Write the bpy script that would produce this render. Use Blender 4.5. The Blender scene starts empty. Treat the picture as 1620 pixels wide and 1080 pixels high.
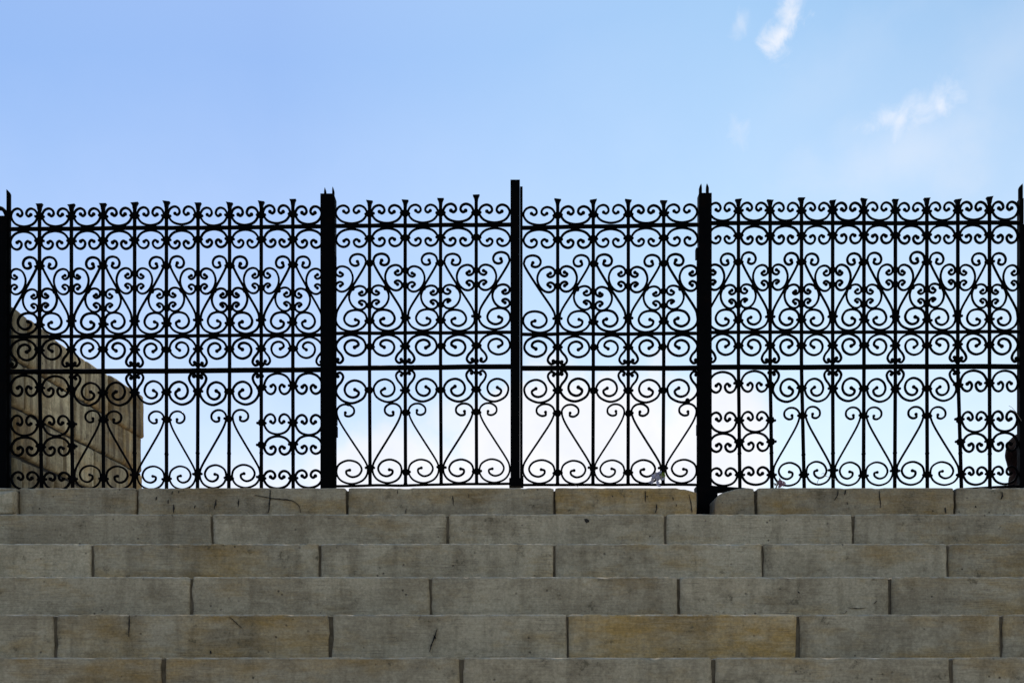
import bpy, bmesh, math, random
from mathutils import Vector, Matrix, noise
random.seed(7)
S = bpy.context.scene
C = S.collection

# ------------------------------------------------------------------ survey
F = 1873.0                  # focal length in photo pixels (1620 wide)
HZ = 1125.0                 # height of the horizon in those pixels (lens is shifted, camera level)
RISE, GO = 0.18, 0.306      # stair step
N_STEP = 15
D0 = 18.95 * GO             # distance of the top nosing
EYE = 1.62
ZTOP = EYE + 6.084 * RISE   # level of the landing
DF = D0 + 0.25              # plane of the railing

# ------------------------------------------------------------------ camera, sky, sun, exposure
cam = bpy.data.cameras.new('camera'); co = bpy.data.objects.new('camera', cam); C.objects.link(co)
cam.sensor_width = 36; cam.lens = F / 1620 * 36
cam.shift_y = (HZ - 540) / 1620
cam.clip_start = 0.05; cam.clip_end = 3000
co.location = (0, 0, EYE); co.rotation_euler = (math.radians(90), 0, 0)
S.camera = co
S.view_settings.view_transform = 'Standard'; S.view_settings.look = 'None'
S.view_settings.exposure = 0.55; S.view_settings.gamma = 1.0

SUN_EL, SUN_AZ = math.radians(52), math.radians(-14)     # azimuth from +Y towards +X
w = bpy.data.worlds.new('World'); S.world = w; w.use_nodes = True
nt = w.node_tree; N = nt.nodes; L = nt.links; N.clear()
def nd(t, **k):
    n = N.new(t)
    for a, b in k.items(): setattr(n, a, b)
    return n
def mth(op, a, b=None, clamp=False):
    n = nd('ShaderNodeMath', operation=op, use_clamp=clamp)
    for i, v in enumerate((a, b)):
        if v is None: continue
        if isinstance(v, (int, float)): n.inputs[i].default_value = v
        else: L.new(v, n.inputs[i])
    return n.outputs[0]
sky = nd('ShaderNodeTexSky', sky_type='NISHITA'); sky.sun_disc = False
sky.sun_elevation = SUN_EL; sky.sun_rotation = SUN_AZ
sky.air_density = 1.0; sky.dust_density = 0.35; sky.ozone_density = 2.2
tc = nd('ShaderNodeTexCoord')
sp = nd('ShaderNodeSeparateXYZ'); L.new(tc.outputs['Generated'], sp.inputs[0])
az = mth('ARCTAN2', sp.outputs[0], sp.outputs[1])          # compass bearing of the view ray
el = mth('ARCSINE', sp.outputs[2])                         # its elevation
def bearing(px): return math.atan((px - 810) / F)
def elev(px, py): return math.atan((HZ - py) / math.hypot(F, px - 810))
nz = nd('ShaderNodeTexNoise'); nz.inputs['Scale'].default_value = 9; nz.inputs['Detail'].default_value = 7
nz.inputs['Roughness'].default_value = 0.6; L.new(tc.outputs['Generated'], nz.inputs['Vector'])
nw = nd('ShaderNodeTexNoise'); nw.inputs['Scale'].default_value = 44; nw.inputs['Detail'].default_value = 10; nw.inputs['Distortion'].default_value = .6
nw.inputs['Roughness'].default_value = 0.65; L.new(tc.outputs['Generated'], nw.inputs['Vector'])
nm = nd('ShaderNodeTexNoise'); nm.inputs['Scale'].default_value = 16; nm.inputs['Detail'].default_value = 6
nm.inputs['Roughness'].default_value = 0.55; L.new(tc.outputs['Generated'], nm.inputs['Vector'])
def cloud(px, py, rx, ry, soft, nscale, rot=0.0, nodez=None, amp=1.0):
    """soft-edged puff at a bearing/elevation; radii in radians, edge broken up by noise"""
    a0, e0 = bearing(px), elev(px, py)
    da = mth('SUBTRACT', az, a0); de = mth('SUBTRACT', el, e0)
    c, s = math.cos(rot), math.sin(rot)
    u = mth('ADD', mth('MULTIPLY', da, c / rx), mth('MULTIPLY', de, s / rx))
    v = mth('ADD', mth('MULTIPLY', da, -s / ry), mth('MULTIPLY', de, c / ry))
    r = mth('SQRT', mth('ADD', mth('MULTIPLY', u, u), mth('MULTIPLY', v, v)))
    q = mth('MULTIPLY', mth('SUBTRACT', (nodez or nz).outputs['Fac'], 0.5), nscale)
    r = mth('ADD', r, q)
    m = mth('DIVIDE', mth('SUBTRACT', 1.0, r), soft, clamp=True)
    m = mth('MULTIPLY', mth('MULTIPLY', m, m), mth('SUBTRACT', 3.0, mth('MULTIPLY', m, 2.0)))
    return mth('MULTIPLY', m, amp)
clouds = [
    cloud(930, 800, .165, .118, .22, 1.2, nodez=nm, amp=1),      # the big low cloud behind the gate
    cloud(640, 810, .13, .078, .35, 1.1, nodez=nm, amp=.93),
    cloud(1120, 720, .065, .072, .3, .9, nodez=nm, amp=.97),
    cloud(730, 660, .05, .022, .8, 1.0, amp=.6),
    cloud(420, 800, .10, .05, .9, .8, amp=.75),
    cloud(1249, 20, .038, .012, 1.2, 2.2, rot=math.radians(74), nodez=nw, amp=.8),
    cloud(1238, 54, .022, .012, 1.1, 2.6, rot=math.radians(28), nodez=nw, amp=.85),
    cloud(1168, 42, .014, .009, 1.3, 2.4, rot=math.radians(70), nodez=nw, amp=.4),
    cloud(1422, 189, .032, .014, 1.5, 2.2, rot=math.radians(2), nodez=nw, amp=.72),
    cloud(1490, 171, .024, .014, 1.5, 2.2, rot=math.radians(-35), nodez=nw, amp=.72),
    cloud(1462, 180, .050, .022, 1.5, 2.6, rot=math.radians(22), nodez=nw, amp=.55),
    cloud(1475, 155, .016, .010, 1.4, 2.6, rot=math.radians(60), nodez=nw, amp=.4),
    cloud(1440, 240, .12, .055, 1.3, 2.2, rot=math.radians(10), nodez=nm, amp=.38),
    cloud(1340, 90, .13, .05, 1.4, 2.4, rot=math.radians(30), nodez=nm, amp=.14),
    cloud(1600, 80, .16, .06, 1.4, 2.4, rot=math.radians(30), nodez=nm, amp=.2),
    cloud(1170, 205, .022, .012, 1.2, 2.4, rot=math.radians(-40), nodez=nw, amp=.25),
]
m = clouds[0]
for c2 in clouds[1:]: m = mth('MAXIMUM', m, c2)
# thin veil thickening down to the horizon and towards the right
veil = nd('ShaderNodeMapRange'); veil.interpolation_type = 'LINEAR'
veil.inputs['From Min'].default_value = elev(810, 60); veil.inputs['From Max'].default_value = elev(810, 800)
veil.inputs['To Min'].default_value = 0.0; veil.inputs['To Max'].default_value = 0.56
L.new(mth('ADD', el, mth('ADD', mth('MULTIPLY', az, -0.10), mth('MULTIPLY', mth('SUBTRACT', nz.outputs['Fac'], .5), .06))), veil.inputs['Value'])
m = mth('ADD', m, mth('MULTIPLY', veil.outputs[0], mth('SUBTRACT', 1.0, m)), clamp=True)
tint = nd('ShaderNodeMix', data_type='RGBA', blend_type='MULTIPLY'); tint.inputs['Factor'].default_value = 1
L.new(sky.outputs[0], tint.inputs['A'])
tr = nd('ShaderNodeValToRGB')      # the air is bluer on the left, paler and more cyan on the right
tr.color_ramp.elements[0].position = .30; tr.color_ramp.elements[0].color = (.74, .85, .95, 1)
tr.color_ramp.elements[1].position = .70; tr.color_ramp.elements[1].color = (1.08, 1.20, 1.09, 1)
L.new(mth('ADD', az, .5), tr.inputs['Fac'])
L.new(tr.outputs[0], tint.inputs['B'])
mix = nd('ShaderNodeMix', data_type='RGBA'); L.new(m, mix.inputs['Factor'])
L.new(tint.outputs['Result'], mix.inputs['A'])
cr = nd('ShaderNodeValToRGB'); L.new(nm.outputs['Fac'], cr.inputs['Fac'])      # greyer hollows in the cloud bodies
cr.color_ramp.elements[0].position = .36; cr.color_ramp.elements[0].color = (.90, .925, .97, 1)
cr.color_ramp.elements[1].position = .62; cr.color_ramp.elements[1].color = (1, 1, 1.03, 1)
cb = nd('ShaderNodeMix', data_type='RGBA', blend_type='MULTIPLY'); cb.inputs['Factor'].default_value = 1
cb.inputs['A'].default_value = (6.75, 6.8, 7.0, 1); L.new(cr.outputs[0], cb.inputs['B']); L.new(cb.outputs['Result'], mix.inputs['B'])
bg = nd('ShaderNodeBackground'); bg.inputs['Strength'].default_value = 0.1
L.new(mix.outputs['Result'], bg.inputs['Color'])
out = nd('ShaderNodeOutputWorld'); L.new(bg.outputs[0], out.inputs[0])

sun = bpy.data.lights.new('sun', 'SUN'); sun.energy = 2.0; sun.angle = math.radians(.5); sun.color = (1, .95, .87)
so = bpy.data.objects.new('sun', sun); C.objects.link(so)
sd = Vector((math.sin(SUN_AZ) * math.cos(SUN_EL), math.cos(SUN_AZ) * math.cos(SUN_EL), math.sin(SUN_EL)))
so.rotation_euler = sd.to_track_quat('Z', 'Y').to_euler(); so.location = (0, 0, 20)

# ------------------------------------------------------------------ materials
def mat(name):
    m = bpy.data.materials.new(name); m.use_nodes = True
    t = m.node_tree; b = t.nodes['Principled BSDF']
    return m, t, b
class G:
    def __init__(s, t): s.t = t
    def n(s, ty, **k):
        x = s.t.nodes.new(ty)
        for a, b in k.items(): setattr(x, a, b)
        return x
    def l(s, a, b): s.t.links.new(a, b)
    def co(s, scale=(1, 1, 1), kind='Object'):
        tc = s.n('ShaderNodeTexCoord'); mp = s.n('ShaderNodeMapping'); mp.inputs['Scale'].default_value = scale
        s.l(tc.outputs[kind], mp.inputs[0]); return mp.outputs[0]
    def noise(s, v, sc, det=5, ro=.6, dist=0):
        x = s.n('ShaderNodeTexNoise'); x.inputs['Scale'].default_value = sc; x.inputs['Detail'].default_value = det
        x.inputs['Roughness'].default_value = ro; x.inputs['Distortion'].default_value = dist
        s.l(v, x.inputs['Vector']); return x.outputs['Fac']
    def ramp(s, f, *st):
        x = s.n('ShaderNodeValToRGB'); e = x.color_ramp.elements
        while len(e) < len(st): e.new(.5)
        for i, (p, c) in enumerate(st):
            e[i].position = p; e[i].color = (c, c, c, 1) if isinstance(c, (int, float)) else (*c, 1)
        s.l(f, x.inputs[0]); return x.outputs[0]
    def mix(s, f, a, b, mode='MIX'):
        x = s.n('ShaderNodeMix', data_type='RGBA', blend_type=mode)
        for v, k in ((f, 'Factor'), (a, 'A'), (b, 'B')):
            if isinstance(v, (int, float)):
                x.inputs[k].default_value = v if k == 'Factor' else (v, v, v, 1)
            elif isinstance(v, tuple): x.inputs[k].default_value = (*v, 1)
            else: s.l(v, x.inputs[k])
        return x.outputs['Result']
    def math(s, op, a, b, cl=False):
        x = s.n('ShaderNodeMath', operation=op, use_clamp=cl)
        for i, v in enumerate((a, b)):
            if isinstance(v, (int, float)): x.inputs[i].default_value = v
            else: s.l(v, x.inputs[i])
        return x.outputs[0]
    def bump(s, h, st, d, prev=None):
        x = s.n('ShaderNodeBump'); x.inputs['Strength'].default_value = st; x.inputs['Distance'].default_value = d
        s.l(h, x.inputs['Height'])
        if prev: s.l(prev, x.inputs['Normal'])
        return x.outputs[0]

def make_iron():
    m, t, b = mat('black_iron'); g = G(t); v = g.co()
    rust = g.ramp(g.noise(v, 14, 6), (.56, 0), (.75, 1))
    g.l(g.mix(rust, (.0022, .0022, .0026), (.006, .0035, .0028)), b.inputs['Base Color'])
    g.l(g.ramp(g.noise(v, 30, 4), (.3, .5), (.7, .8)), b.inputs['Roughness'])
    b.inputs['Specular IOR Level'].default_value = .02
    g.l(g.bump(g.noise(v, 120, 4), .3, .002), b.inputs['Normal'])
    return m
def make_stone(name, vertical=False, base=(.555, .45, .30), dirt=(.19, .14, .08), ochre=(.46, .265, .065)):
    """object colour: R = share of ochre, G = brightness, B = seed"""
    m, t, b = mat(name); g = G(t)
    oi = g.n('ShaderNodeObjectInfo'); sc = g.n('ShaderNodeSeparateColor'); g.l(oi.outputs['Color'], sc.inputs[0])
    tcn = g.n('ShaderNodeTexCoord'); add = g.n('ShaderNodeVectorMath', operation='ADD')
    cmb = g.n('ShaderNodeCombineXYZ'); g.l(g.math('MULTIPLY', sc.outputs[2], 37.0), cmb.inputs[0]); g.l(g.math('MULTIPLY', sc.outputs[2], 91.0), cmb.inputs[1])
    g.l(tcn.outputs['Object'], add.inputs[0]); g.l(cmb.outputs[0], add.inputs[1])
    def mp(s):
        x = g.n('ShaderNodeMapping'); x.inputs['Scale'].default_value = s; g.l(add.outputs[0], x.inputs[0]); return x.outputs[0]
    iso = mp((1, 1, 1))
    tool = mp((.4, .4, 9)) if not vertical else mp((3, 3, 1.1))      # chisel lines run along the blocks
    drip = mp((5, 5, .70)) if not vertical else mp((4.5, 4.5, .22))
    col = g.mix(g.ramp(g.noise(iso, 1.8, 5, .6), (.32, 0), (.68, 1)), tuple(x * .86 for x in base), tuple(min(1, x * 1.1) for x in base))
    # ochre iron stain in clouds, as much as the block's own share
    oc = g.math('ADD', g.math('MULTIPLY', g.noise(mp((.8, .8, 2.4)), 3.2, 7, .68), 1.7), g.math('MULTIPLY', sc.outputs[0], .40))
    col = g.mix(g.ramp(g.math('SUBTRACT', oc, .45), (.50, 0), (.92, .85)), col, ochre)
    # vertical seepage streaks
    dr = g.ramp(g.noise(drip, 3.0 if not vertical else 4.0, 6, .6, .3), (.50 if not vertical else .44, 0), (.72 if not vertical else .60, .5 if not vertical else .75))
    col = g.mix(dr, col, dirt)
    # stains that run on across the joints
    wst = g.ramp(g.noise(g.co((1, 1, 1.6)), 1.7, 8, .7, .4), (.50, 0), (.66, .5))
    col = g.mix(wst, col, dirt)
    # general blotches of grime
    bl = g.ramp(g.noise(iso, 5.5, 8, .72), (.48, 0), (.68, .6))
    col = g.mix(bl, col, dirt)
    lt = g.ramp(g.noise(mp((.6, .6, 5)), 7, 8, .7), (.52, 0), (.75, .4))
    col = g.mix(lt, col, tuple(min(1, x * 1.35) for x in base))
    lic = g.ramp(g.noise(iso, 11, 8, .8), (.60, 0), (.66, .6))
    col = g.mix(lic, col, (.10, .085, .05))
    # tooling lines
    tl = g.noise(tool, 22, 9, .8, .25)
    tm = g.ramp(g.noise(iso, 6, 6, .7), (.38, .1), (.62, 1))
    col = g.mix(g.math('MULTIPLY', tm, g.ramp(tl, (.34, .65), (.50, 0))), col, tuple(x * .45 for x in dirt))
    # grain
    gr = g.noise(iso, 95, 4, .7)
    col = g.mix(.30, col, g.ramp(gr, (.3, .12), (.7, .88)), 'OVERLAY')
    # small dark pits and lichen dots
    vo = g.n('ShaderNodeTexVoronoi'); vo.inputs['Scale'].default_value = 26; vo.inputs['Randomness'].default_value = 1; g.l(iso, vo.inputs['Vector'])
    pit = g.math('MULTIPLY', g.ramp(vo.outputs['Distance'], (.05, 1), (.16, 0)), g.ramp(g.noise(iso, 7, 3), (.52, 0), (.60, 1)))
    col = g.mix(g.math('MULTIPLY', pit, .8), col, (.035, .028, .02))
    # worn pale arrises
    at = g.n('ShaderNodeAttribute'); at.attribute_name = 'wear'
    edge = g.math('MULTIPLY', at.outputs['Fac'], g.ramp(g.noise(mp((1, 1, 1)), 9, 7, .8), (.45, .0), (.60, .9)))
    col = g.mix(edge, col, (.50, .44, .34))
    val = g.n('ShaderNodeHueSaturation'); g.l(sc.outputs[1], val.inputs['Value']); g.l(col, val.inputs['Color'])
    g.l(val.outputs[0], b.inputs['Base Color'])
    b.inputs['Roughness'].default_value = .9; b.inputs['Specular IOR Level'].default_value = .25
    n1 = g.bump(tl, .55, .006); n2 = g.bump(g.noise(iso, 28, 7, .7), .6, .008, n1); n3 = g.bump(pit, .6, -.006, n2)
    g.l(n3, b.inputs['Normal'])
    return m
def make_plain(name, c1, c2, sc=8, rough=.9, bump=.4, bd=.01):
    m, t, b = mat(name); g = G(t); v = g.co()
    g.l(g.mix(g.ramp(g.noise(v, sc, 7, .65), (.35, 0), (.65, 1)), c1, c2), b.inputs['Base Color'])
    b.inputs['Roughness'].default_value = rough
    g.l(g.bump(g.noise(v, sc * 6, 5), bump, bd), b.inputs['Normal'])
    return m
IRON = make_iron()
STONE = make_stone('stair_stone')
WALL = make_stone('wall_stone', True, (.58, .46, .27), (.11, .07, .036), (.46, .26, .08))
MORTAR = make_plain('dark_mortar', (.09, .065, .035), (.17, .13, .08), 20)
CRACK = make_plain('crack_dirt', (.018, .014, .010), (.03, .022, .015), 20)
STUMP = make_plain('dark_stump_stone', (.006, .003, .003), (.022, .011, .009), 16)
PAVE = make_plain('landing_paving', (.24, .22, .18), (.34, .31, .26), 4)
EARTH = make_plain('dry_ground', (.16, .13, .09), (.26, .22, .16), 3)

# ------------------------------------------------------------------ helpers
def obj(name, verts, faces, m, parent=None, smooth=False, loc=None):
    me = bpy.data.meshes.new(name); me.from_pydata(verts, [], faces); me.materials.append(m)
    if smooth: me.polygons.foreach_set('use_smooth', [True] * len(me.polygons))
    me.update()
    o = bpy.data.objects.new(name, me); C.objects.link(o)
    if parent: o.parent = parent
    return o
def frombm(name, bm, m, parent=None, smooth=False):
    me = bpy.data.meshes.new(name); bm.normal_update(); bm.to_mesh(me); bm.free(); me.materials.append(m)
    if smooth: me.polygons.foreach_set('use_smooth', [True] * len(me.polygons))
    o = bpy.data.objects.new(name, me); C.objects.link(o)
    if parent: o.parent = parent
    return o
def thing(name, label, cat, loc=(0, 0, 0), group=None):
    o = bpy.data.objects.new(name, None); C.objects.link(o); o.empty_display_size = .1
    o.location = loc; o['label'] = label; o['category'] = cat
    if group: o['group'] = group
    return o
def put(child_parent, o):
    """parent without moving (parents are unrotated empties)"""
    o.parent = child_parent
    o.matrix_parent_inverse = Matrix.Translation(-child_parent.location)
    return o
def box(bm, x0, x1, y0, y1, z0, z1, bev=0):
    r = bmesh.ops.create_cube(bm, size=1)
    bmesh.ops.scale(bm, vec=(x1 - x0, y1 - y0, z1 - z0), verts=r['verts'])
    bmesh.ops.translate(bm, vec=((x0 + x1) / 2, (y0 + y1) / 2, (z0 + z1) / 2), verts=r['verts'])
    if bev:
        es = list({e for v in r['verts'] for e in v.link_edges})
        bmesh.ops.bevel(bm, geom=es, offset=bev, segments=2, profile=.6, affect='EDGES')
K = F / DF                                   # drawing scale of the railing, units per metre
def PX(x): return (x - 810) / K
def PZ(y): return EYE + (HZ - y) / K

# ------------------------------------------------------------------ setting
def slab(name, x0, x1, y0, y1, z0, z1, m):
    bm = bmesh.new(); box(bm, x0, x1, y0, y1, z0, z1); o = frombm(name, bm, m); o['kind'] = 'structure'; return o
gbm = bmesh.new(); bmesh.ops.create_grid(gbm, x_segments=8, y_segments=8, size=1500)
ground = frombm('ground', gbm, EARTH); ground.location = (0, 0, ZTOP - N_STEP * RISE - 1.0 * RISE + .004); ground['kind'] = 'structure'
XL, XR = -4.6, 4.6
slab('landing', XL - 9, XR + 9, D0 + .42, D0 + 30, ground.location.z - .3, ZTOP - .004, PAVE)

# ------------------------------------------------------------------ stone blocks
def nz3(x, y, z, s): return noise.noise(Vector((x * s, y * s, z * s)))
def stone_block(x0, x1, yf, zb, zt, depth, parent, color, name='stone_block', m=STONE, dz=None, seed=0.0, rough=1.0, r=.0055):
    """block with hand-dressed front, worn arris on top, rounded ends"""
    L_ = x1 - x0; n = max(4, int(L_ / .022))
    xs = [x0, x0 + .004, x0 + .012] + [x0 + .012 + (L_ - .024) * i / n for i in range(1, n)] + [x1 - .012, x1 - .004, x1]
    nf = max(3, int((zt - zb) / .022)); WE = []
    prof = [(0, zb + (zt - r - zb) * i / nf, 0, 1) for i in range(nf)]         # dy, z, isTop, front weight
    prof += [(0, zt - r - .0025, 0, 1), (0, zt - r, .5, 1), (r * .3, zt - r * .3, 1, .7), (r, zt, 1, 0), (r * 3, zt, .3, 0), (depth * .5, zt, 0, 0), (depth, zt, 0, 0), (depth, zb, 0, 0)]
    V, Fc = [], []
    for i, x in enumerate(xs):
        e = min(x - x0, x1 - x)
        pull = (.007 * (1 - min(1, e / .012)) ** 1.6) * (1 + 1.0 * nz3(x0 * 3 + seed, 7, zb, 2))
        for (dy, z, top, fw) in prof:
            q = 0.0
            if fw > 0:
                q = .0045 * nz3(x + seed, 0, z, 5) + .0016 * nz3(x + seed, 3, z * 2.5, 19) + .0008 * nz3(x, 9, z * 3, 50)
            chip = max(0, nz3(x + seed, 5.5, zt, 9) * .6 + nz3(x + seed, 2.5, zt, 37) * .7 - .22) * .011 * top * rough
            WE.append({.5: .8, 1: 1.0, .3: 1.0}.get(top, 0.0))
            drop = dz(x) * max(0, min(1, (z - zb) / (zt - zb))) if dz else 0
            ex = x + .0036 * nz3(i < 3, z * 22, x0, 1.0) * (1 if e < .001 else 0) * 2
            V.append((ex, yf + dy + fw * (q + pull) + chip * .8, z - chip * .8 + (.0015 * nz3(x + seed, 8, 1, 6) if top else 0) - pull * .5 * (top > 0) - drop))
    P = len(prof)
    for i in range(len(xs) - 1):
        for j in range(P - 1):
            a = i * P + j
            Fc.append((a, a + P, a + P + 1, a + 1))
        Fc.append((i * P + P - 1, (i + 1) * P + P - 1, (i + 1) * P, i * P))
    Fc.append(tuple(range(P))); Fc.append(tuple(reversed(range((len(xs) - 1) * P, len(xs) * P))))
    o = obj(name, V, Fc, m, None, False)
    o.data.polygons.foreach_set('use_smooth', [True] * (len(Fc) - 2) + [False] * 2)
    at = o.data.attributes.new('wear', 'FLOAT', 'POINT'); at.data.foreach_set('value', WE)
    o.parent = parent; o.color = (*color, 1)
    return o

stairs = thing('stone_staircase', 'wide weathered grey stone staircase of long blocks, leading up to the railing', 'staircase')
JOINTS = {0: [(28, 2.2), (216, 1.8), (549, 2.0), (877, 1.9), (1196, 2.2), (1511, 1.6)],
          1: [(335, 1.5), (708, 2.2), (1053, 1.7), (1350, 1.7)],
          2: [(146, 2.3), (505.5, 1.9), (877, 1.9), (1207, 1.7), (1500, 1.9)],
          3: [(302, 2.2), (681, 1.9), (1074, 1.9), (1408, 2.5)],
          4: [(87, 3.1), (523, 2.9), (898, 2.1), (1263, 3.1), (1585, 2.3)],
          5: [(258, 3.2), (730, 3.1), (1129, 3.0), (1506, 2.8)]}
OCH = {(0, 1): (.30, .80), (0, 2): (.35, .84), (0, 3): (.48, .86), (0, 4): (.95, .95), (0, 5): (.5, .84), (0, 6): (.4, .86), (0, 7): (.55, .82),
       (1, 0): (.05, .85), (1, 1): (.15, 1.0), (1, 2): (.2, 1.0), (1, 3): (.1, 1.0), (1, 4): (.25, .92),
       (2, 0): (0, 1.08), (2, 1): (.62, .93), (2, 2): (.25, 1.0), (2, 3): (.2, 1.02), (2, 4): (.25, 1.0), (2, 5): (.5, .92),
       (3, 0): (.12, .95), (3, 1): (.15, 1.03), (3, 2): (.22, .97), (3, 3): (.18, 1.0), (3, 4): (.38, .95),
       (4, 0): (.1, 1.0), (4, 1): (.6, .93), (4, 2): (.1, .98), (4, 3): (1.12, 1.12), (4, 4): (.66, .93), (4, 5): (.2, .95),
       (5, 0): (.5, .86), (5, 1): (.45, .88), (5, 2): (.25, .94), (5, 3): (.2, .95), (5, 4): (.2, .95)}
NOTCH = ((1101 - 810) * D0 / F, (1133 - 810) * D0 / F)
for k in range(N_STEP):
    yf = D0 - k * GO; zt = ZTOP - k * RISE; zb = zt - RISE - .003
    # mortar bed behind the joints
    bm = bmesh.new()
    if k == 0:
        box(bm, XL, NOTCH[0] - .06, yf + .03, yf + .415, zb, zt - .01); box(bm, NOTCH[1] + .06, XR, yf + .03, yf + .415, zb, zt - .01)
    else: box(bm, XL, XR, yf + .013, yf + .40, zb, zt - .008)
    st = frombm('step', bm, MORTAR, stairs)
    if k in JOINTS: js = [((p - 810) * yf / F, hw * 1.12 * yf / F) for p, hw in JOINTS[k]]
    else:
        x = -1.9 + random.uniform(0, .6); js = []
        while x < 2.4: js.append((x, .006)); x += random.uniform(.95, 1.3)
    x = js[0][0] - random.uniform(.9, 1.1); pre = []
    while x > XL + .4: pre.insert(0, (x, .006)); x -= random.uniform(.9, 1.2)
    x = js[-1][0] + random.uniform(.9, 1.1); post = []
    while x < XR - .4: post.append((x, .006)); x += random.uniform(.9, 1.2)
    npre = len(pre); js = pre + js + post
    edges = [(XL, 0)] + js + [(XR, 0)]
    for i in range(len(edges) - 1):
        xa = edges[i][0] + edges[i][1]; xb = edges[i + 1][0] - edges[i + 1][1]
        o_, g_ = OCH.get((k, i - npre), (random.uniform(.1, .4), random.uniform(.92, 1.02)))
        col = (o_, g_, random.random())
        sd_ = random.uniform(0, 50)
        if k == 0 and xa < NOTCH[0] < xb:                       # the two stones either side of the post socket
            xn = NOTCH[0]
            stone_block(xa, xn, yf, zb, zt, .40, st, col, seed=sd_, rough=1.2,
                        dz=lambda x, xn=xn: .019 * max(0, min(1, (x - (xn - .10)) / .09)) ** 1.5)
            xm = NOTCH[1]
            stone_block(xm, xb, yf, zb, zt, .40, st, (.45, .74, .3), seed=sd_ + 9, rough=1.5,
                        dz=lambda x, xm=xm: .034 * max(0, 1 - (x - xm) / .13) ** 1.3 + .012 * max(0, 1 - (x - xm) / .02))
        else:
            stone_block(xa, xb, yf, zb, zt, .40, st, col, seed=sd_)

# cracks, open seams, drips: thin dirt-filled ribbons lying on the face of the blocks
def on_riser(px, py, k):
    yf = D0 - k * GO
    return ((px - 810) * yf / F, yf - .0052, EYE + (HZ - py) * yf / F)
def crack(pts, k, wpx, name='crack'):
    V, Fc = [], []; fine = []
    for i in range(len(pts) - 1):
        a, b = pts[i], pts[i + 1]; n = max(2, int(math.hypot(b[0] - a[0], b[1] - a[1]) / 3))
        for j in range(n): fine.append((a[0] + (b[0] - a[0]) * j / n, a[1] + (b[1] - a[1]) * j / n))
    fine.append(pts[-1]); n = len(fine)
    for i, (x, y) in enumerate(fine):
        a = fine[max(0, i - 1)]; b = fine[min(n - 1, i + 1)]
        dx, dy = b[0] - a[0], b[1] - a[1]; l = math.hypot(dx, dy) or 1
        ww = wpx * .5 * (1 - .8 * abs(2 * i / (n - 1) - 1) ** 2) * random.uniform(.55, 1.25)
        jx, jy = random.uniform(-.35, .35), random.uniform(-.35, .35)
        for s in (-1, 1):
            V.append(on_riser(x + jx - s * dy / l * ww, y + jy + s * dx / l * ww, k))
    m0 = len(V)
    V += [(v[0], v[1] + .012, v[2]) for v in V]
    for i in range(n - 1):
        a = 2 * i
        Fc += [(a, a + 1, a + 3, a + 2), (a, a + 2, a + 2 + m0, a + m0), (a + 1, a + 1 + m0, a + 3 + m0, a + 3)]
    Fc += [(0, m0, m0 + 1, 1), (2 * n - 2, 2 * n - 1, m0 + 2 * n - 1, m0 + 2 * n - 2)]
    return V, Fc
def add_cracks(lst, k):
    st = [c for c in stairs.children][k]
    for pts, wd in lst:
        V, Fc = crack(pts, k, wd); o = obj('crack', V, Fc, CRACK); o.parent = st
add_cracks([([(403, 783), (430, 788), (452, 790), (464, 792), (473, 799), (476, 811)], 1.5), ([(428, 774), (427, 790), (425, 811)], 2.0),
            ([(342, 790), (341, 797), (339, 805)], 2.4), ([(378, 789), (377, 802)], 2.4), ([(248, 785), (247, 791)], 2.0), ([(275, 797), (275, 811)], 2.4),
            ([(266, 790), (266, 797)], 1.5), ([(309, 799), (308, 804)], 1.8), ([(273, 777), (272, 782)], 1.4), ([(283, 776), (283, 780)], 1.4),
            ([(629, 774), (629, 781)], 1.4), ([(716, 784), (717, 792), (718, 800)], 1.6), ([(643, 804), (642, 812)], 1.5), ([(741, 782), (742, 787)], 1.2),
            ([(1021, 776), (1021, 793)], 1.6), ([(1039, 797), (1039, 804), (1037, 811)], 1.9), ([(1064, 786), (1065, 791)], 1.4), ([(1070, 797), (1070, 802)], 1.4),
            ([(1326, 774), (1325, 782), (1320, 791)], 1.7), ([(1338, 774), (1337, 780), (1335, 783)], 1.7), ([(1340, 794), (1341, 798)], 1.4),
            ([(1391, 776), (1392, 790), (1393, 803)], 1.1), ([(1495, 802), (1496, 812)], 2.4), ([(1585, 778), (1586, 784), (1584, 789)], 1.8),
            ([(1543, 800), (1544, 803)], 1.8), ([(968, 783), (970, 786)], 1.5), ([(1090, 782), (1093, 795), (1095, 811)], 2.0)], 0)
add_cracks([([(925, 821), (929, 824), (932, 823)], 6)], 1)
add_cracks([([(205, 973), (204.5, 990), (204, 1006)], 1.6), ([(363, 975), (373, 984), (383, 993)], 1.0), ([(692, 994), (688, 1006), (683, 1018), (680, 1030)], 2.2), ([(686, 1004), (690, 1010)], 2.4), ([(333, 1028), (334, 1034)], 2.6)], 4)
add_cracks([([(1345, 961), (1358, 962), (1370, 961)], .9), ([(1336, 970), (1340, 966)], .8), ([(1382, 955), (1387, 950)], 1.4), ([(1262, 935), (1265, 938)], 1.6)], 3)

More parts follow.
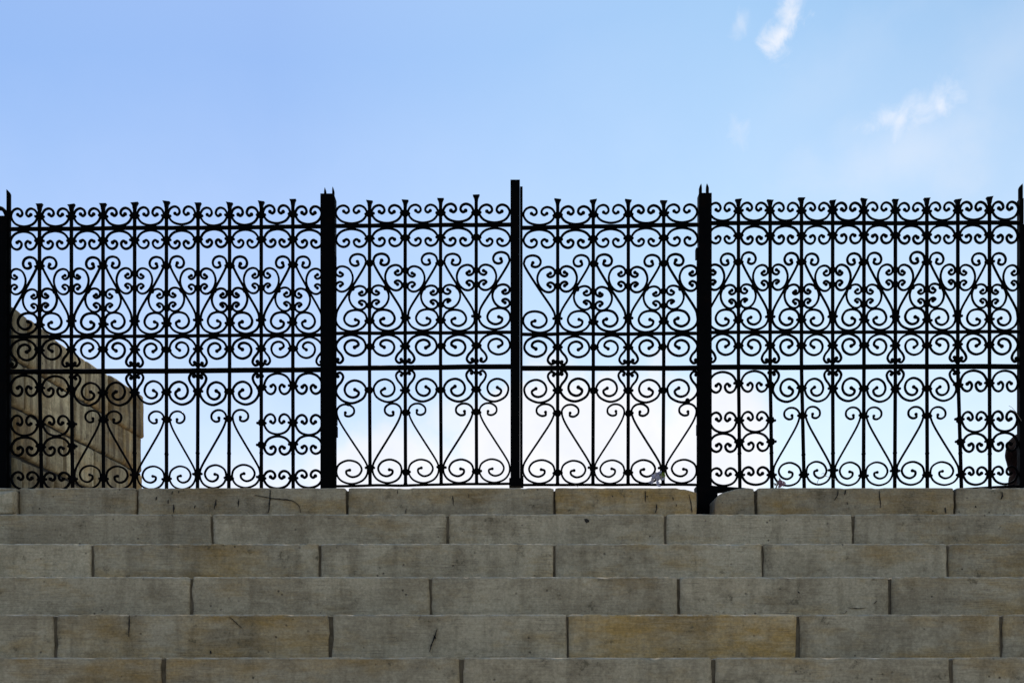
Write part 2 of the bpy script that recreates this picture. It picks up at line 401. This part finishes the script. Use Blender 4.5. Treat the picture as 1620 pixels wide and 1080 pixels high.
# broken end stone of the stair cheek at the far left
cheek = thing('cheek_stone', 'pale broken stone block at the left end of the top step, its top chamfered', 'stone block', ((-3.0), D0, ZTOP - RISE))
def cheek_mesh():
    yf = D0 - .02; s = yf / F
    def P(px, py, dy=0): return ((px - 810) * s, yf + dy, EYE + (HZ - py) * s)
    ol = [(-150, 812), (24, 812), (24, 779)]
    bm = bmesh.new()
    zb = P(0, 813)[2]; zt = P(0, 776)[2]
    xr = P(24, 0)[0]; xl = xr - .55; xc = P(3, 0)[0]
    y0, y1 = D0 - .045, D0 + .3
    v = [bm.verts.new(c) for c in [
        (xl, y0, zb), (xr, y0, zb), (xr, y0, zt - .008), (xl, y0, zt - .30 * .55),      # front outline follows the slope
        (xl, y1, zb), (xr, y1, zb), (xr, y1, zt), (xl, y1, zt + .01), (xl, y0 + .10, zt + .005), (xr, y0 + .03, zt)]]
    for f in [(0, 1, 2, 3), (3, 2, 9, 8), (8, 9, 6, 7), (1, 5, 6, 9, 2), (5, 4, 7, 6), (4, 0, 3, 8, 7), (0, 4, 5, 1)]:
        bm.faces.new([v[i] for i in f])
    bmesh.ops.recalc_face_normals(bm, faces=bm.faces[:])
    bmesh.ops.bevel(bm, geom=bm.edges[:], offset=.004, segments=2, affect='EDGES')
    bmesh.ops.subdivide_edges(bm, edges=[e for e in bm.edges if e.calc_length() > .04], cuts=6, use_grid_fill=True)
    for q in bm.verts: q.co += q.normal * .003 * nz3(q.co.x, q.co.y, q.co.z, 25)
    return bm
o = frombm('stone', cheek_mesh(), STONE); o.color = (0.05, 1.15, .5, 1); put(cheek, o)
bpy.context.view_layer.update()

# ------------------------------------------------------------------ parapet wall running away behind the railing on the left
MW = 125 / F
def wall_x(d): return -795 / F * DF + MW * (d - DF)
def wall_d(px): return (795 / F * DF + MW * DF) / (MW + (810 - px) / F)
wall = thing('parapet_wall', 'streaked brown stone wall of big blocks running back behind the left railing panel', 'wall', (wall_x(DF), DF, ZTOP))
def wall_block(da, db, z0, z1, color, bulge=0.0, step=0.0, cutbot=0.0):
    """blocks in the wall's own frame: u along, n out of the face; worn arrises"""
    n = max(4, int((db - da) / .03)); m_ = max(3, int((z1 - z0) / .03)); r = .010
    us = [da, da + .004, da + .012] + [da + .012 + (db - da - .024) * i / n for i in range(1, n)] + [db - .012, db - .004, db]
    zs = [z0, z0 + .004, z0 + .012] + [z0 + .012 + (z1 - z0 - .024) * i / m_ for i in range(1, m_)] + [z1 - .012, z1 - .004, z1]
    V, Fc = [], []; nzs = len(zs); seed = random.uniform(0, 40)
    for u in us:
        eu = min(u - da, db - u)
        for z in zs:
            ez = min(z - z0, z1 - z)
            pull = r * ((1 - min(1, eu / .012)) ** 1.6 + (1 - min(1, ez / .012)) ** 1.6)
            q = .006 * nz3(u + seed, 0, z, 4) + .003 * nz3(u + seed, 2, z, 15)
            sag = -.02 * math.sin(math.pi * max(0, min(1, (u - DF) / 1.65))) if z > EYE + 1.95 else 0
            V.append((wall_x(u) + bulge + q - pull + .0, u, z + sag * (z - z0) / (z1 - z0) - cutbot * 0 + .004 * nz3(u + seed, 4, 0, 6) * (ez < .001)))
    nf = len(V)
    V += [(v[0] - .34, v[1], v[2]) for v in V]
    for i in range(len(us) - 1):
        for j in range(nzs - 1):
            a = i * nzs + j; Fc.append((a, a + nzs, a + nzs + 1, a + 1)); Fc.append((a + nf, a + 1 + nf, a + nzs + 1 + nf, a + nzs + nf))
        for j in (0, nzs - 1):
            a = i * nzs + j; Fc.append((a, a + nzs, a + nzs + nf, a + nf) if j else (a, a + nf, a + nzs + nf, a + nzs))
    for j in range(nzs - 1):
        for i in (0, len(us) - 1):
            a = i * nzs + j; Fc.append((a, a + 1, a + 1 + nf, a + nf))
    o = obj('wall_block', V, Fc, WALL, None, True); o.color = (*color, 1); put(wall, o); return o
dEnd = wall_d(225); dS = DF + .05
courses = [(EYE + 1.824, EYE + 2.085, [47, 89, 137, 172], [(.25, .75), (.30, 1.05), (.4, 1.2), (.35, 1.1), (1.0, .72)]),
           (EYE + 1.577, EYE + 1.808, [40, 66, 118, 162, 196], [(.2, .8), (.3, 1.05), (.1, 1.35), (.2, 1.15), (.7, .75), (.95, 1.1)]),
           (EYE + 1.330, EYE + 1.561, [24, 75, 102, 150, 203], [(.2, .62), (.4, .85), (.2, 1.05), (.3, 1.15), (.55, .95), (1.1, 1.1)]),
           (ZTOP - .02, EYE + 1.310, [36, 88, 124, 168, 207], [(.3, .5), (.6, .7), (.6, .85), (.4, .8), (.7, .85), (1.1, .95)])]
for ci, (z0, z1, js, cols) in enumerate(courses):
    ds = [dS] + [wall_d(p) for p in js] + [dEnd]
    for i in range(len(ds) - 1):
        g = .009
        dz0 = -.02 if (ci == 0 and i == 4) else 0
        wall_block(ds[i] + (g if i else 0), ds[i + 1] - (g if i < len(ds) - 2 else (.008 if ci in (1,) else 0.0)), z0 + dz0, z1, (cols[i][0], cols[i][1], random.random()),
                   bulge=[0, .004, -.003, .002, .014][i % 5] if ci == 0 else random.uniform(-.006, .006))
core = bmesh.new(); box(core, -.30, -.022, 0, dEnd - dS - .06, ZTOP - .02, EYE + 2.05)
o = frombm('wall_core', core, CRACK)
for v in o.data.vertices: v.co.x += wall_x(dS + v.co.y); v.co.y += dS
put(wall, o)

# dark weathered stone stump at the far right, behind the railing
st_y = DF + .38
stump = thing('stone_stump', 'dark rough stone stump with rounded top behind the right end of the railing', 'stone stump', ((1637 - 810) * st_y / F, st_y, ZTOP - .01))
def stump_mesh():
    V, Fc = [], []; H = (1125 - 678) * st_y / F + EYE - ZTOP; nA = 40; rows = 34
    for j in range(rows + 1):
        t_ = j / rows; z = H * t_
        r = .140 * (1 + .05 * (1 - t_)) * (math.sqrt(max(0, 1 - ((t_ - .86) / .14) ** 2)) if t_ > .86 else 1)
        r = max(r, .002)
        for i in range(nA):
            a = 2 * math.pi * i / nA; rr = r * (1 + .22 * nz3(math.cos(a), math.sin(a), z * 6, 1.3) + .05 * nz3(math.cos(a) * 3, math.sin(a) * 3, z * 20, 1.5))
            V.append((rr * math.cos(a), rr * math.sin(a), z))
    for j in range(rows):
        for i in range(nA):
            b = (i + 1) % nA; Fc.append((j * nA + i, j * nA + b, (j + 1) * nA + b, (j + 1) * nA + i))
    Fc.append(tuple(range(rows * nA, (rows + 1) * nA)))
    return V, Fc
STUMP.node_tree.nodes['Principled BSDF'].inputs['Specular IOR Level'].default_value = .04
V, Fc = stump_mesh(); o = obj('stone', V, Fc, STUMP, stump, True)

# ------------------------------------------------------------------ wrought iron
def catmull(pts, n=5):
    out = []
    P = [pts[0]] + list(pts) + [pts[-1]]
    for i in range(1, len(P) - 2):
        p0, p1, p2, p3 = P[i - 1], P[i], P[i + 1], P[i + 2]
        for j in range(n):
            t = j / n; t2, t3 = t * t, t * t * t
            out.append(tuple(.5 * ((2 * b) + (-a + c) * t + (2 * a - 5 * b + 4 * c - d) * t2 + (-a + 3 * b - 3 * c + d) * t3)
                             for a, b, c, d in zip(p0, p1, p2, p3)))
    out.append(tuple(pts[-1]))
    return out
CS = [(.9239, .3827), (.3827, .9239), (-.3827, .9239), (-.9239, .3827), (-.9239, -.3827), (-.3827, -.9239), (.3827, -.9239), (.9239, -.3827)]
def sweep(pts, rad, dep, y=0.0, smooth_n=5):
    """pts in railing drawing units; rad(t)->in-plane half width, dep half depth (both drawing units)"""
    q = catmull(pts, smooth_n); n = len(q); V, Fc = [], []
    for i, (x, z) in enumerate(q):
        a = q[max(0, i - 1)]; b = q[min(n - 1, i + 1)]
        dx, dz = b[0] - a[0], b[1] - a[1]; l = math.hypot(dx, dz) or 1
        nx, nzv = -dz / l, dx / l; r = rad(i / (n - 1)); d = dep
        for c, s in CS:
            V.append((PX(x + nx * r * c), DF + y + d * s / K, PZ(z + nzv * r * c)))
    for i in range(n - 1):
        for j in range(8):
            k = (j + 1) % 8; Fc.append((i * 8 + j, i * 8 + k, (i + 1) * 8 + k, (i + 1) * 8 + j))
    Fc.append(tuple(range(8))); Fc.append(tuple(reversed(range((n - 1) * 8, n * 8))))
    return V, Fc
def ball(V, Fc, x, z, r, d=None, y=0.0):
    """flattened ball appended to a sweep mesh"""
    d = d or r; b = len(V); A, B = 8, 5
    for j in range(1, B):
        th = math.pi * j / B
        for i in range(A):
            ph = 2 * math.pi * i / A
            V.append((PX(x + r * math.sin(th) * math.cos(ph)), DF + y + d * math.cos(th) / K, PZ(z + r * math.sin(th) * math.sin(ph))))
    for j in range(B - 2):
        for i in range(A):
            k = (i + 1) % A; Fc.append((b + j * A + i, b + j * A + k, b + (j + 1) * A + k, b + (j + 1) * A + i))
    Fc.append(tuple(reversed(range(b, b + A)))); Fc.append(tuple(range(b + (B - 2) * A, b + (B - 1) * A)))

# templates, drawn once from one bay 50 units wide (u from the left bar, v up from the rail)
CUP = [(-10.4, 22.2), (-6.8, 19.6), (-3.2, 23.4), (-5, 29.4), (-10.8, 32.3), (-17.6, 29.2), (-21.2, 21.2), (-18.3, 12.6), (-11.5, 6.6), (0, 4)]
CUP = CUP + [(-x, y) for x, y in reversed(CUP[:-1])]
BIG = [(16.6, 114.3), (15, 109.4), (20, 106.9), (25.3, 109.4), (27, 116), (23.4, 122.6), (16, 125), (8.6, 122.3), (5.2, 115.6), (6.5, 106), (23.6, 73.8),
       (42.5, 40.5), (46.2, 27.7), (46, 16.9), (39.2, 7.4), (26, 2.9), (12, 6.9), (4.4, 16.9), (4.6, 27.5), (10.4, 34.6), (20, 36.6), (29.9, 33.2), (35, 24), (32.6, 15.6), (24.8, 11.0),
       (16.8, 13.7), (14.6, 19.8), (19.4, 22.6)]
CEE = [(-10.1, 97.2), (-14.3, 94.2), (-10.6, 90.6), (-5.2, 93.4), (-4.2, 100.0), (-8.2, 105.3), (-15, 106.4), (-22.8, 102), (-27.2, 92.4), (-27.2, 83), (-23.4, 73.6),
       (-16.6, 67.4), (-9.4, 67), (-4.2, 72.2), (-5.2, 78.9), (-10.3, 82.1), (-14.3, 79.2), (-10.4, 76.0)]
SPI = [(20.6, -23.4), (15.2, -19.2), (17.4, -13.5), (24, -11.2), (31.4, -14.6), (34.6, -22.6), (31, -31.5), (21.4, -36), (10.8, -32.4), (5, -22.5),
       (9.4, -10), (24, -3), (38, -7), (46, -17.5), (44.8, -26.5), (38.8, -34.6), (36.6, -42), (40.6, -47.4), (45.4, -45.6), (44, -42.6)]
HRT = [(16.8, -75.3), (16.6, -80.1), (22.5, -81.4), (28.2, -77), (28, -69.3), (21.2, -63.8), (12.6, -64), (6.4, -69.4), (5.2, -78), (10.5, -93),
       (25, -119), (42, -148.5), (46.6, -160.5), (46, -172), (38.9, -182), (25, -186.5), (11.3, -181.8), (4.8, -170.5), (7.4, -157.2), (19.8, -150.2), (32.8, -153.5), (38.8, -163.3), (35, -172.6),
       (26.3, -176), (19, -172), (18, -166.2), (22.6, -164.4)]

def make_panel(root, bars, R1, R2, R3, base, upper_apex, tail, lower_apex, side_cups, tops, bars_low=None, gate=False, skip_inner=(), first=0):
    """bars: x of every upright incl. the two posts; R1.. = (y at left, y at right) of the three rails"""
    nb = len(bars); xa, xb = bars[0], bars[-1]
    low = bars_low or bars
    lin = lambda R, x: R[0] + (R[1] - R[0]) * (x - xa) / (xb - xa)
    def bx(i, y):
        r3 = lin(R3, bars[i]); t = max(0, (y - r3) / (772 - r3)); return bars[i] + (low[i] - bars[i]) * t
    def P(V, Fc, name): return put(root, obj(name, V, Fc, IRON, None, True))
    def scroll(i, tpl, R, mirror=False, sy=1.0, oy=0.0, flip=False, ybase=None, name='scroll', amp=1.0, width=1.95):
        """strand in the bay between bars i and i+1"""
        jx, jy, js = random.gauss(0, .45) * amp, random.gauss(0, .7) * amp, 1 + random.gauss(0, .010)
        tp = []
        curl = random.gauss(0, .9)
        for k, (u, v) in enumerate(tpl):
            if mirror: u = 50 - u
            e = min(k, len(tpl) - 1 - k)
            if e < 3: v += curl * (3 - e) * .3
            u = 25 + (u - 25) * js
            v = v * (-1 if flip else 1) * sy + oy
            xm = (bars[i] + bars[i + 1]) / 2
            y = (lin(R, xm) if ybase is None else ybase) - v
            xl, xr = bx(i, y), bx(i + 1, y)
            tp.append((xl + (xr - xl) * u / 50 + jx, y + jy))
        wd = width * random.uniform(.93, 1.1)
        V, Fc = sweep(tp, lambda t: wd * (1 + .16 * abs(2 * t - 1) ** 3), 2.0, 0, 4)
        ball(V, Fc, *tp[0], wd * 1.6, 2.4); ball(V, Fc, *tp[-1], wd * 1.6, 2.4)
        return P(V, Fc, name)
    def collar(x, y, w_=6.9, h_=4.5, lobes=True, small=False):
        x += random.gauss(0, .3); y += random.gauss(0, .3)
        V, Fc = sweep([(x, y - h_), (x, y), (x, y + h_)], lambda t: (w_ - 1.5) * (1 - .25 * abs(2 * t - 1) ** 3), 4.2, 0, 3)
        if lobes:
            ball(V, Fc, x - w_ + .6, y + random.gauss(0, .5), 2.3, 3.4); ball(V, Fc, x + w_ - .6, y + random.gauss(0, .5), 2.3, 3.4)
        return P(V, Fc, 'collar')
    # rails
    def rail(R, hw, dep, name='rail', x0=xa, x1=xb, y=0.0):
        n = 8; pts = [(x0 + (x1 - x0) * i / n, lin(R, x0 + (x1 - x0) * i / n) + (random.gauss(0, .25) if 0 < i < n else 0)) for i in range(n + 1)]
        V, Fc = sweep(pts, lambda t: hw, dep, y, 3); P(V, Fc, name)
    rail(R1, 3.25, 3.6); rail(R2, 2.7, 3.4); rail(R3, 4.0, 4.6)
    if gate: rail(base, 2.0, 4.0)
    # uprights with flared heads
    for i in range(1, nb - 1):
        yb = lin(base, bars[i]) if gate else 792
        ytop = tops[i - 1]
        pts = [(bars[i], ytop + 6), (bars[i], lin(R2, bars[i])), (bars[i], lin(R3, bars[i]))] + [(bx(i, y), y) for y in (650, 717, yb)]
        V, Fc = sweep(pts, lambda t: 2.9, 2.7, 0, 4)
        up = P(V, Fc, 'upright')
        tl = random.uniform(-1.1, 1.1); fw = random.uniform(5.1, 6.0)
        V, Fc = [], []
        prof = [(ytop + 10, 2.6, 2.7), (ytop + 5, 3.2, 2.9), (ytop + 2, fw - 1.1, 3.2), (ytop, fw, 3.2)]
        for (y, hw, d) in prof:
            tt = tl * max(0, (ytop + 5 - y) / 5)
            for sx, sy in ((-1, -1), (1, -1), (1, 1), (-1, 1)):
                V.append((PX(bars[i] + sx * hw), DF + sy * d / K, PZ(y + (tt * sx if y < ytop + 5 else 0))))
        for j in range(3):
            for q in range(4):
                k2 = (q + 1) % 4; Fc.append((j * 4 + q, j * 4 + k2, j * 4 + k2 + 4, j * 4 + q + 4))
        Fc += [(12, 13, 14, 15), (3, 2, 1, 0)]
        put(root, obj('finial', V, Fc, IRON))
        if not gate:
            ys = 717 + random.gauss(0, 1)
            V, Fc = sweep([(bx(i, ys), ys - 2.2), (bx(i, ys), ys), (bx(i, ys), ys + 2.2)], lambda t: 3.5 - abs(2 * t - 1) * .8, 3.6, 0, 3); P(V, Fc, 'splice')
        else:
            V, Fc = sweep([(bx(i, yb), yb - 6), (bx(i, yb), yb - 3), (bx(i, yb), yb)], lambda t: 2.6 + 2.0 * t * t, 3.6, 0, 3); P(V, Fc, 'foot')
    def atbar(i):                                        # bars whose collars can be seen
        return 0 < i < nb - 1
    for i in range(nb - 1):
        tp = [(x + 25, y) for x, y in CUP]
        scroll(i, tp, R1); scroll(i, tp, R1, flip=True)
        ap_left = i in upper_apex
        if gate and (i, 'noinner') in skip_inner: ap_left = True
        scroll(i, BIG, R2, mirror=not ap_left)
        # C scrolls: one on the plain bar, one on the apex bar of this bay
        plain = i + 1 if ap_left else i; apex = i if ap_left else i + 1
        def cee(bar, other, sh, sy):
            s = 1 if other > bar else -1
            tpl = [((0 if s > 0 else 50) + s * (-x), (y - 86.7) * sy + 86.7 + sh) for x, y in CEE]
            scroll(i, tpl, R2, name='small_scroll', width=1.86)
        cee(plain, apex, 0, 1.0)
        if i not in skip_inner: cee(apex, plain, -30.2, .93)
        # clip where both C scrolls touch the diagonal
        if i not in skip_inner:
            xl, xr = bars[i], bars[i + 1]; u = 26 if not ap_left else 24
            xq = xl + (xr - xl) * ((23.4 if ap_left else 26.6) / 50); yq = lin(R2, xq) - 72.5
            V, Fc = [], []
            ball(V, Fc, xq, yq, 4.1, 4.0); ball(V, Fc, xq + random.uniform(-1.5, 1.5), yq + 2.2, 3.4, 3.6); P(V, Fc, 'clip')
        scroll(i, SPI, R2, mirror=not ((i + 1) in tail), sy=1.0)
        if i in side_cups:
            scroll(i, tp, R3, flip=True, sy=1.15, oy=-1.5); 
            ybm = lin(R3, bars[i])
            scroll(i, tp, R3, ybase=ybm + 106.5, sy=1.12); scroll(i, tp, R3, ybase=ybm + 100.0, flip=True, sy=1.02)
            scroll(i, tp, R3, ybase=ybm + 190.2, sy=.98)
        else:
            ks = .0
            tl_ = (i + 1) in tail
            scroll(i, [(u, (-v - 51) * (1.06 if not gate else 1.08) - 2.5) for u, v in [(a, -b - 102) for a, b in SPI]] and
                   [(u, -(v + 54.2) * 1.07 - 5.0 - 0) if False else (u, -( (v + 51.5) * 1.09) - 1.0) for u, v in SPI], R3, mirror=not tl_)
            la = i in lower_apex
            if gate: tpl = [(u, -57.5 + (v + 63.5) * (125.3 / 123.0)) for u, v in HRT]
            else: tpl = HRT
            scroll(i, tpl, R3, mirror=not la, width=1.65)
    for i in range(1, nb - 1):
        x = bars[i]; r1, r2, r3 = lin(R1, x), lin(R2, x), lin(R3, x)
        collar(x, r1 - 19.3); collar(x, r1 + 19.3)
        if i in upper_apex:
            collar(x, r2 - 110.8); collar(x, r2 - 67.4, 6.6, 3.9, False); collar(x, r2 - 43.6, 6.6, 3.9, False); collar(x, r2 - 19.3)
        else:
            collar(x, r2 - 98.4, 6.6, 3.9, False); collar(x, r2 - 75.4, 6.6, 3.9, False); collar(x, r2 - 24.6)
        collar(x, r2 + 21)
        cups = (i in side_cups) or ((i - 1) in side_cups)
        both = (i in side_cups) and ((i - 1) in side_cups)
        if i in tail:
            collar(x, r3 - 9.2, 6.5, 2.6, False); 
            if not both: collar(x, r3 + 9.2, 6.2, 2.2, False)
        if both or cups:
            collar(bx(i, r3 + 25), r3 + (25.5 if both else 28)); collar(bx(i, r3 + 84), r3 + 83.5); collar(bx(i, r3 + 118), r3 + 118); collar(bx(i, r3 + 170), r3 + 170)
        else:
            collar(x, r3 + (33.6 if not gate else 35.5))
            if i in lower_apex:
                ya = r3 + (77 if not gate else 71.5); collar(bx(i, ya), ya); yb = r3 + (170.5 if not gate else 165.5); collar(bx(i, yb), yb)
            else:
                yb = r3 + (163.5 if not gate else 158); collar(bx(i, yb), yb)
    return bx

def post_box(root, x0, x1, ytop, ybot, d0, d1, name, bev=.0015):
    bm = bmesh.new(); box(bm, PX(x0), PX(x1), DF + d0, DF + d1, PZ(ybot), PZ(ytop), bev)
    return put(root, frombm(name, bm, IRON))
def spike(root, x, ytop, ybot, hw, lean=0, name='spike'):
    V, Fc = [], []
    for y, h, s in ((ybot, hw, 0), (ytop + 7, hw, 0), (ytop + 3.5, hw * .72, .4), (ytop, .25, 1)):
        for sx, sy in ((-1, -1), (1, -1), (1, 1), (-1, 1)):
            V.append((PX(x + sx * h + lean * s), DF + sy * 2.2 / K, PZ(y)))
    for j in range(3):
        for q in range(4):
            k2 = (q + 1) % 4; Fc.append((j * 4 + q, j * 4 + k2, j * 4 + k2 + 4, j * 4 + q + 4))
    Fc += [(12, 13, 14, 15), (3, 2, 1, 0)]
    return put(root, obj(name, V, Fc, IRON))
def loc(x, y=785): return (PX(x), DF, PZ(y))
GP = 'fixed railing panels either side of the gate'
# left fixed panel
pl = thing('railing_panel', 'black scrolled iron railing panel in front of the brown stone wall', 'railing', loc(262), GP)
make_panel(pl, [13, 62.5, 113, 163, 213, 263.3, 313.3, 363.2, 413.3, 463.3, 513], (362.6, 358.2), (532.6, 529.8), (588, 584.6), (774, 772),
           {1, 3, 5, 7, 9}, {0, 2, 4, 6, 8, 10}, {3, 5, 7}, {0, 1, 8, 9},
           [323, 324, 322.5, 321, 319, 321.5, 321, 319, 316], [15, 66, 115, 163.7, 213, 263.5, 312.5, 362, 413.5, 463.8, 514])
# right fixed panel
pr = thing('railing_panel', 'black scrolled iron railing panel against open sky, ending at the dark stump', 'railing', loc(1365), GP)
make_panel(pr, [1118, 1168.3, 1218.4, 1268, 1317.3, 1366.8, 1416.5, 1466.3, 1515.3, 1565.4, 1614], (353.2, 352.6), (525.8, 524.6), (580.8, 580), (771, 770),
           {1, 3, 5, 7, 9}, {0, 2, 4, 6, 8, 10}, {3, 5, 7}, {0, 1, 8, 9},
           [315.7, 317, 313.5, 317.5, 315, 316, 314, 316, 312], [1120, 1170.5, 1221.3, 1272.3, 1318, 1366, 1415.5, 1467, 1521, 1566, 1613])
V, Fc = sweep([(1124, 774.5), (1150, 774), (1180, 773.4)], lambda t: 7.6 - 6 * t, 5); put(pr, obj('bottom_rail', V, Fc, IRON, None, True))
V, Fc = sweep([(1524, 772.6), (1560, 771), (1612, 768.5)], lambda t: 1.0 + 1.6 * t, 4); put(pr, obj('bottom_rail', V, Fc, IRON, None, True))
GG = 'the two leaves of the iron gate'
gl = thing('gate_leaf', 'left leaf of the black scrolled iron gate, with the broad meeting stile that rises highest', 'gate', loc(668, 769), GG)
make_panel(gl, [527, 584.6, 641, 697, 753.4, 811], (357.6, 355.4), (527.4, 525.4), (582.2, 579.8), (768.8, 764.6),
           {1, 3, 5}, {0, 2, 4}, {0, 2, 4}, set(), [318, 317, 314.5, 309], [527, 585.5, 641.6, 698, 754, 811], gate=True)
gr = thing('gate_leaf', 'right leaf of the black scrolled iron gate, a lilac flower at its foot', 'gate', loc(965, 767), GG)
make_panel(gr, [823.5, 882.3, 938.6, 994, 1050, 1107.5], (360.6, 355.6), (528.6, 527.2), (582.3, 581.8), (766.8, 766.6),
           {0, 2, 4}, {1, 3, 5}, {1, 3, 5}, set(), [315.5, 316.5, 316.5, 318], [823.5, 882, 938, 993.6, 1049, 1107], gate=True, skip_inner=(0,))
# gate stiles
post_box(gl, 807.6, 822.4, 288, 766, -.028, .022, 'meeting_stile'); post_box(gl, 805.5, 825.5, 757, 770.5, -.032, .026, 'stile_foot', .004)
post_box(gl, 529.2, 532.2, 405, 770, -.012, .012, 'hanging_stile')
post_box(gl, 528, 533.6, 660, 672, -.016, .016, 'hinge'); post_box(gl, 528, 534, 674.5, 691, -.018, .018, 'hinge')
post_box(gr, 822.7, 826.8, 297, 769, -.016, .03, 'meeting_stile'); post_box(gr, 825.2, 828.2, 752, 770.5, -.012, .02, 'stile_foot')
post_box(gr, 1102.4, 1105.6, 398, 768, -.012, .012, 'hanging_stile')
post_box(gr, 1100.4, 1105, 393.6, 410, -.018, .018, 'hinge'); post_box(gr, 1101.8, 1106, 671, 688, -.018, .018, 'hinge')
# loops touching the heart curls in the end bays of the gate
for root, x, y in ((gl, 549, 638), (gr, 1087.5, 633)):
    V, Fc = [], []; ball(V, Fc, x, y, 3.8, 3.6); ball(V, Fc, x + 2, y + 1.5, 3, 3.4); put(root, obj('clip', V, Fc, IRON, None, True))
PG = 'square iron gate posts'
p1 = thing('gate_post', 'black square iron post with two short spikes between left railing panel and gate', 'post', loc(520), PG)
post_box(p1, 508.2, 527.6, 310, 780, -.03, .03, 'shaft'); post_box(p1, 510.5, 530.8, 313.5, 780, -.022, .037, 'back_plate')
spike(p1, 514.6, 297.6, 312, 1.7, -.4); spike(p1, 527.4, 296.4, 316, 1.7, -.8)
p2 = thing('gate_post', 'black square iron post with two spikes, standing in the notch of the top step', 'post', loc(1115), PG)
post_box(p2, 1104.4, 1124.6, 309, 776, -.03, .03, 'shaft')
bm = bmesh.new(); box(bm, PX(1100.5), PX(1132), DF - .045, DF + .04, PZ(828), PZ(772), .004)
bmesh.ops.subdivide_edges(bm, edges=bm.edges[:], cuts=3, use_grid_fill=True)
for v in bm.verts: v.co += Vector((nz3(v.co.x, 0, v.co.z, 14), 0, nz3(v.co.x, 5, v.co.z, 14))) * .012
put(p2, frombm('socket', bm, IRON))
spike(p2, 1108.0, 291.6, 312, 2.2, .9); spike(p2, 1119.0, 291.4, 312, 2.2, -.9)
V, Fc = sweep([(1133, 805), (1138, 805.5), (1143, 804)], lambda t: 1.0, 1.5, -.05); put(p2, obj('nail', V, Fc, IRON, None, True))
p3 = thing('end_post', 'iron end post with one tall knife-like blade, beside the brown wall', 'post', loc(9), 'iron end posts of the railing')
post_box(p3, -1, 13.5, 345, 792, -.03, .03, 'shaft'); post_box(p3, 11, 16.5, 340, 792, -.01, .012, 'edge_strip')
spike(p3, 14, 300.5, 345, 3.0, -2.6)
V, Fc = sweep([(-24, 352), (-14, 333), (-3, 327), (5, 332), (9, 345), (10, 366), (8, 385)], lambda t: 3.2, 5, .02); put(p3, obj('bracket', V, Fc, IRON, None, True))
post_box(p3, -30, 6, 336, 792, .035, .06, 'side_plate', .01)
p4 = thing('end_post', 'iron end post with one tall blade at the right edge, beside the dark stump', 'post', loc(1614), 'iron end posts of the railing')
post_box(p4, 1611.2, 1617.2, 316, 792, -.02, .02, 'shaft'); spike(p4, 1614.4, 291.5, 320, 3.0, 2.2)
post_box(p4, 1617.6, 1634, 352, 792, .02, .05, 'side_plate')

# small plants
def petal_cluster(name, label, x, y, yd, r, n, mats, leafm=None, cat='flower', sz=.0):
    root = thing(name, label, cat, (PX(x), DF + yd, PZ(y)))
    for mi, (m_, cnt, rr, off) in enumerate(mats):
        V, Fc = [], []
        for _ in range(cnt):
            c = Vector((random.gauss(0, .45), random.gauss(0, .3), random.gauss(0, .45))) * rr / K + Vector((off[0] / K, 0, -off[1] / K))
            a = Vector((random.uniform(-1, 1), random.uniform(-.6, .6), random.uniform(-1, 1))).normalized(); b = a.cross(Vector((0, 1, .3))).normalized()
            s = rr / K * random.uniform(.35, .6); k0 = len(V)
            for j in range(6):
                t = j / 5; wv = math.sin(math.pi * (.12 + .83 * t)) * s * .38
                mid = c + a * s * (t - .5) * 1.6 + Vector((0, math.sin(t * 3) * s * .3, 0))
                V += [tuple(mid + b * wv), tuple(mid - b * wv)]
            for j in range(5): Fc.append((k0 + 2 * j, k0 + 2 * j + 1, k0 + 2 * j + 3, k0 + 2 * j + 2))
        obj(('petals', 'leaves')[mi], V, Fc, m_, root, True)
    return root
LILAC = make_plain('lilac_petal', (.30, .30, .42), (.5, .5, .62), 90, .7, .1, .001)
PINK = make_plain('pink_petal', (.20, .10, .14), (.34, .20, .26), 90, .7, .1, .001)
LEAF = make_plain('leaf_green', (.10, .16, .01), (.18, .24, .02), 90, .6, .1, .001)
STRAW = make_plain('dry_straw', (.16, .12, .10), (.28, .22, .17), 90, .8, .1, .001)
petal_cluster('lilac_flower', 'small lilac flower with a green leaf caught at the foot of the right gate leaf', 1039, 755, -.02, 8, 0, [(LILAC, 46, 10, (0, 0)), (LEAF, 16, 6, (8, -2))])
petal_cluster('pink_flower', 'tiny dry pink flower head at the foot of the right railing panel', 1233, 766, -.03, 8, 0, [(PINK, 34, 7, (0, 0)), (STRAW, 8, 6, (-7, 2))])
def stem(name, label, lines, cat='grass stem', yd=-.03):
    root = thing(name, label, cat, (PX(lines[0][-1][0]), DF + yd, PZ(lines[0][-1][1])))
    for ln in lines:
        V, Fc = sweep(ln, lambda t: .42 - .2 * t, .42, yd); put(root, obj('stalk', V, Fc, STRAW, None, True))
stem('dry_stem', 'thin curved dry grass stem hooked over the last scroll at the right', [[(1612, 668), (1604, 655), (1597, 647), (1592, 644)], [(1604, 655), (1599, 652), (1593, 650)]])
stem('dry_stem', 'fine dry stem trailing across the foot scrolls right of the pink flower', [[(1290, 768), (1292, 761), (1297, 756), (1305, 755), (1318, 760), (1335, 769)], [(1305, 755), (1300, 750), (1297, 752)]])
stem('dry_stem', 'tiny dry stem poking up in the gap under the right gate leaf', [[(914, 772), (911, 769), (908, 767.5)]])
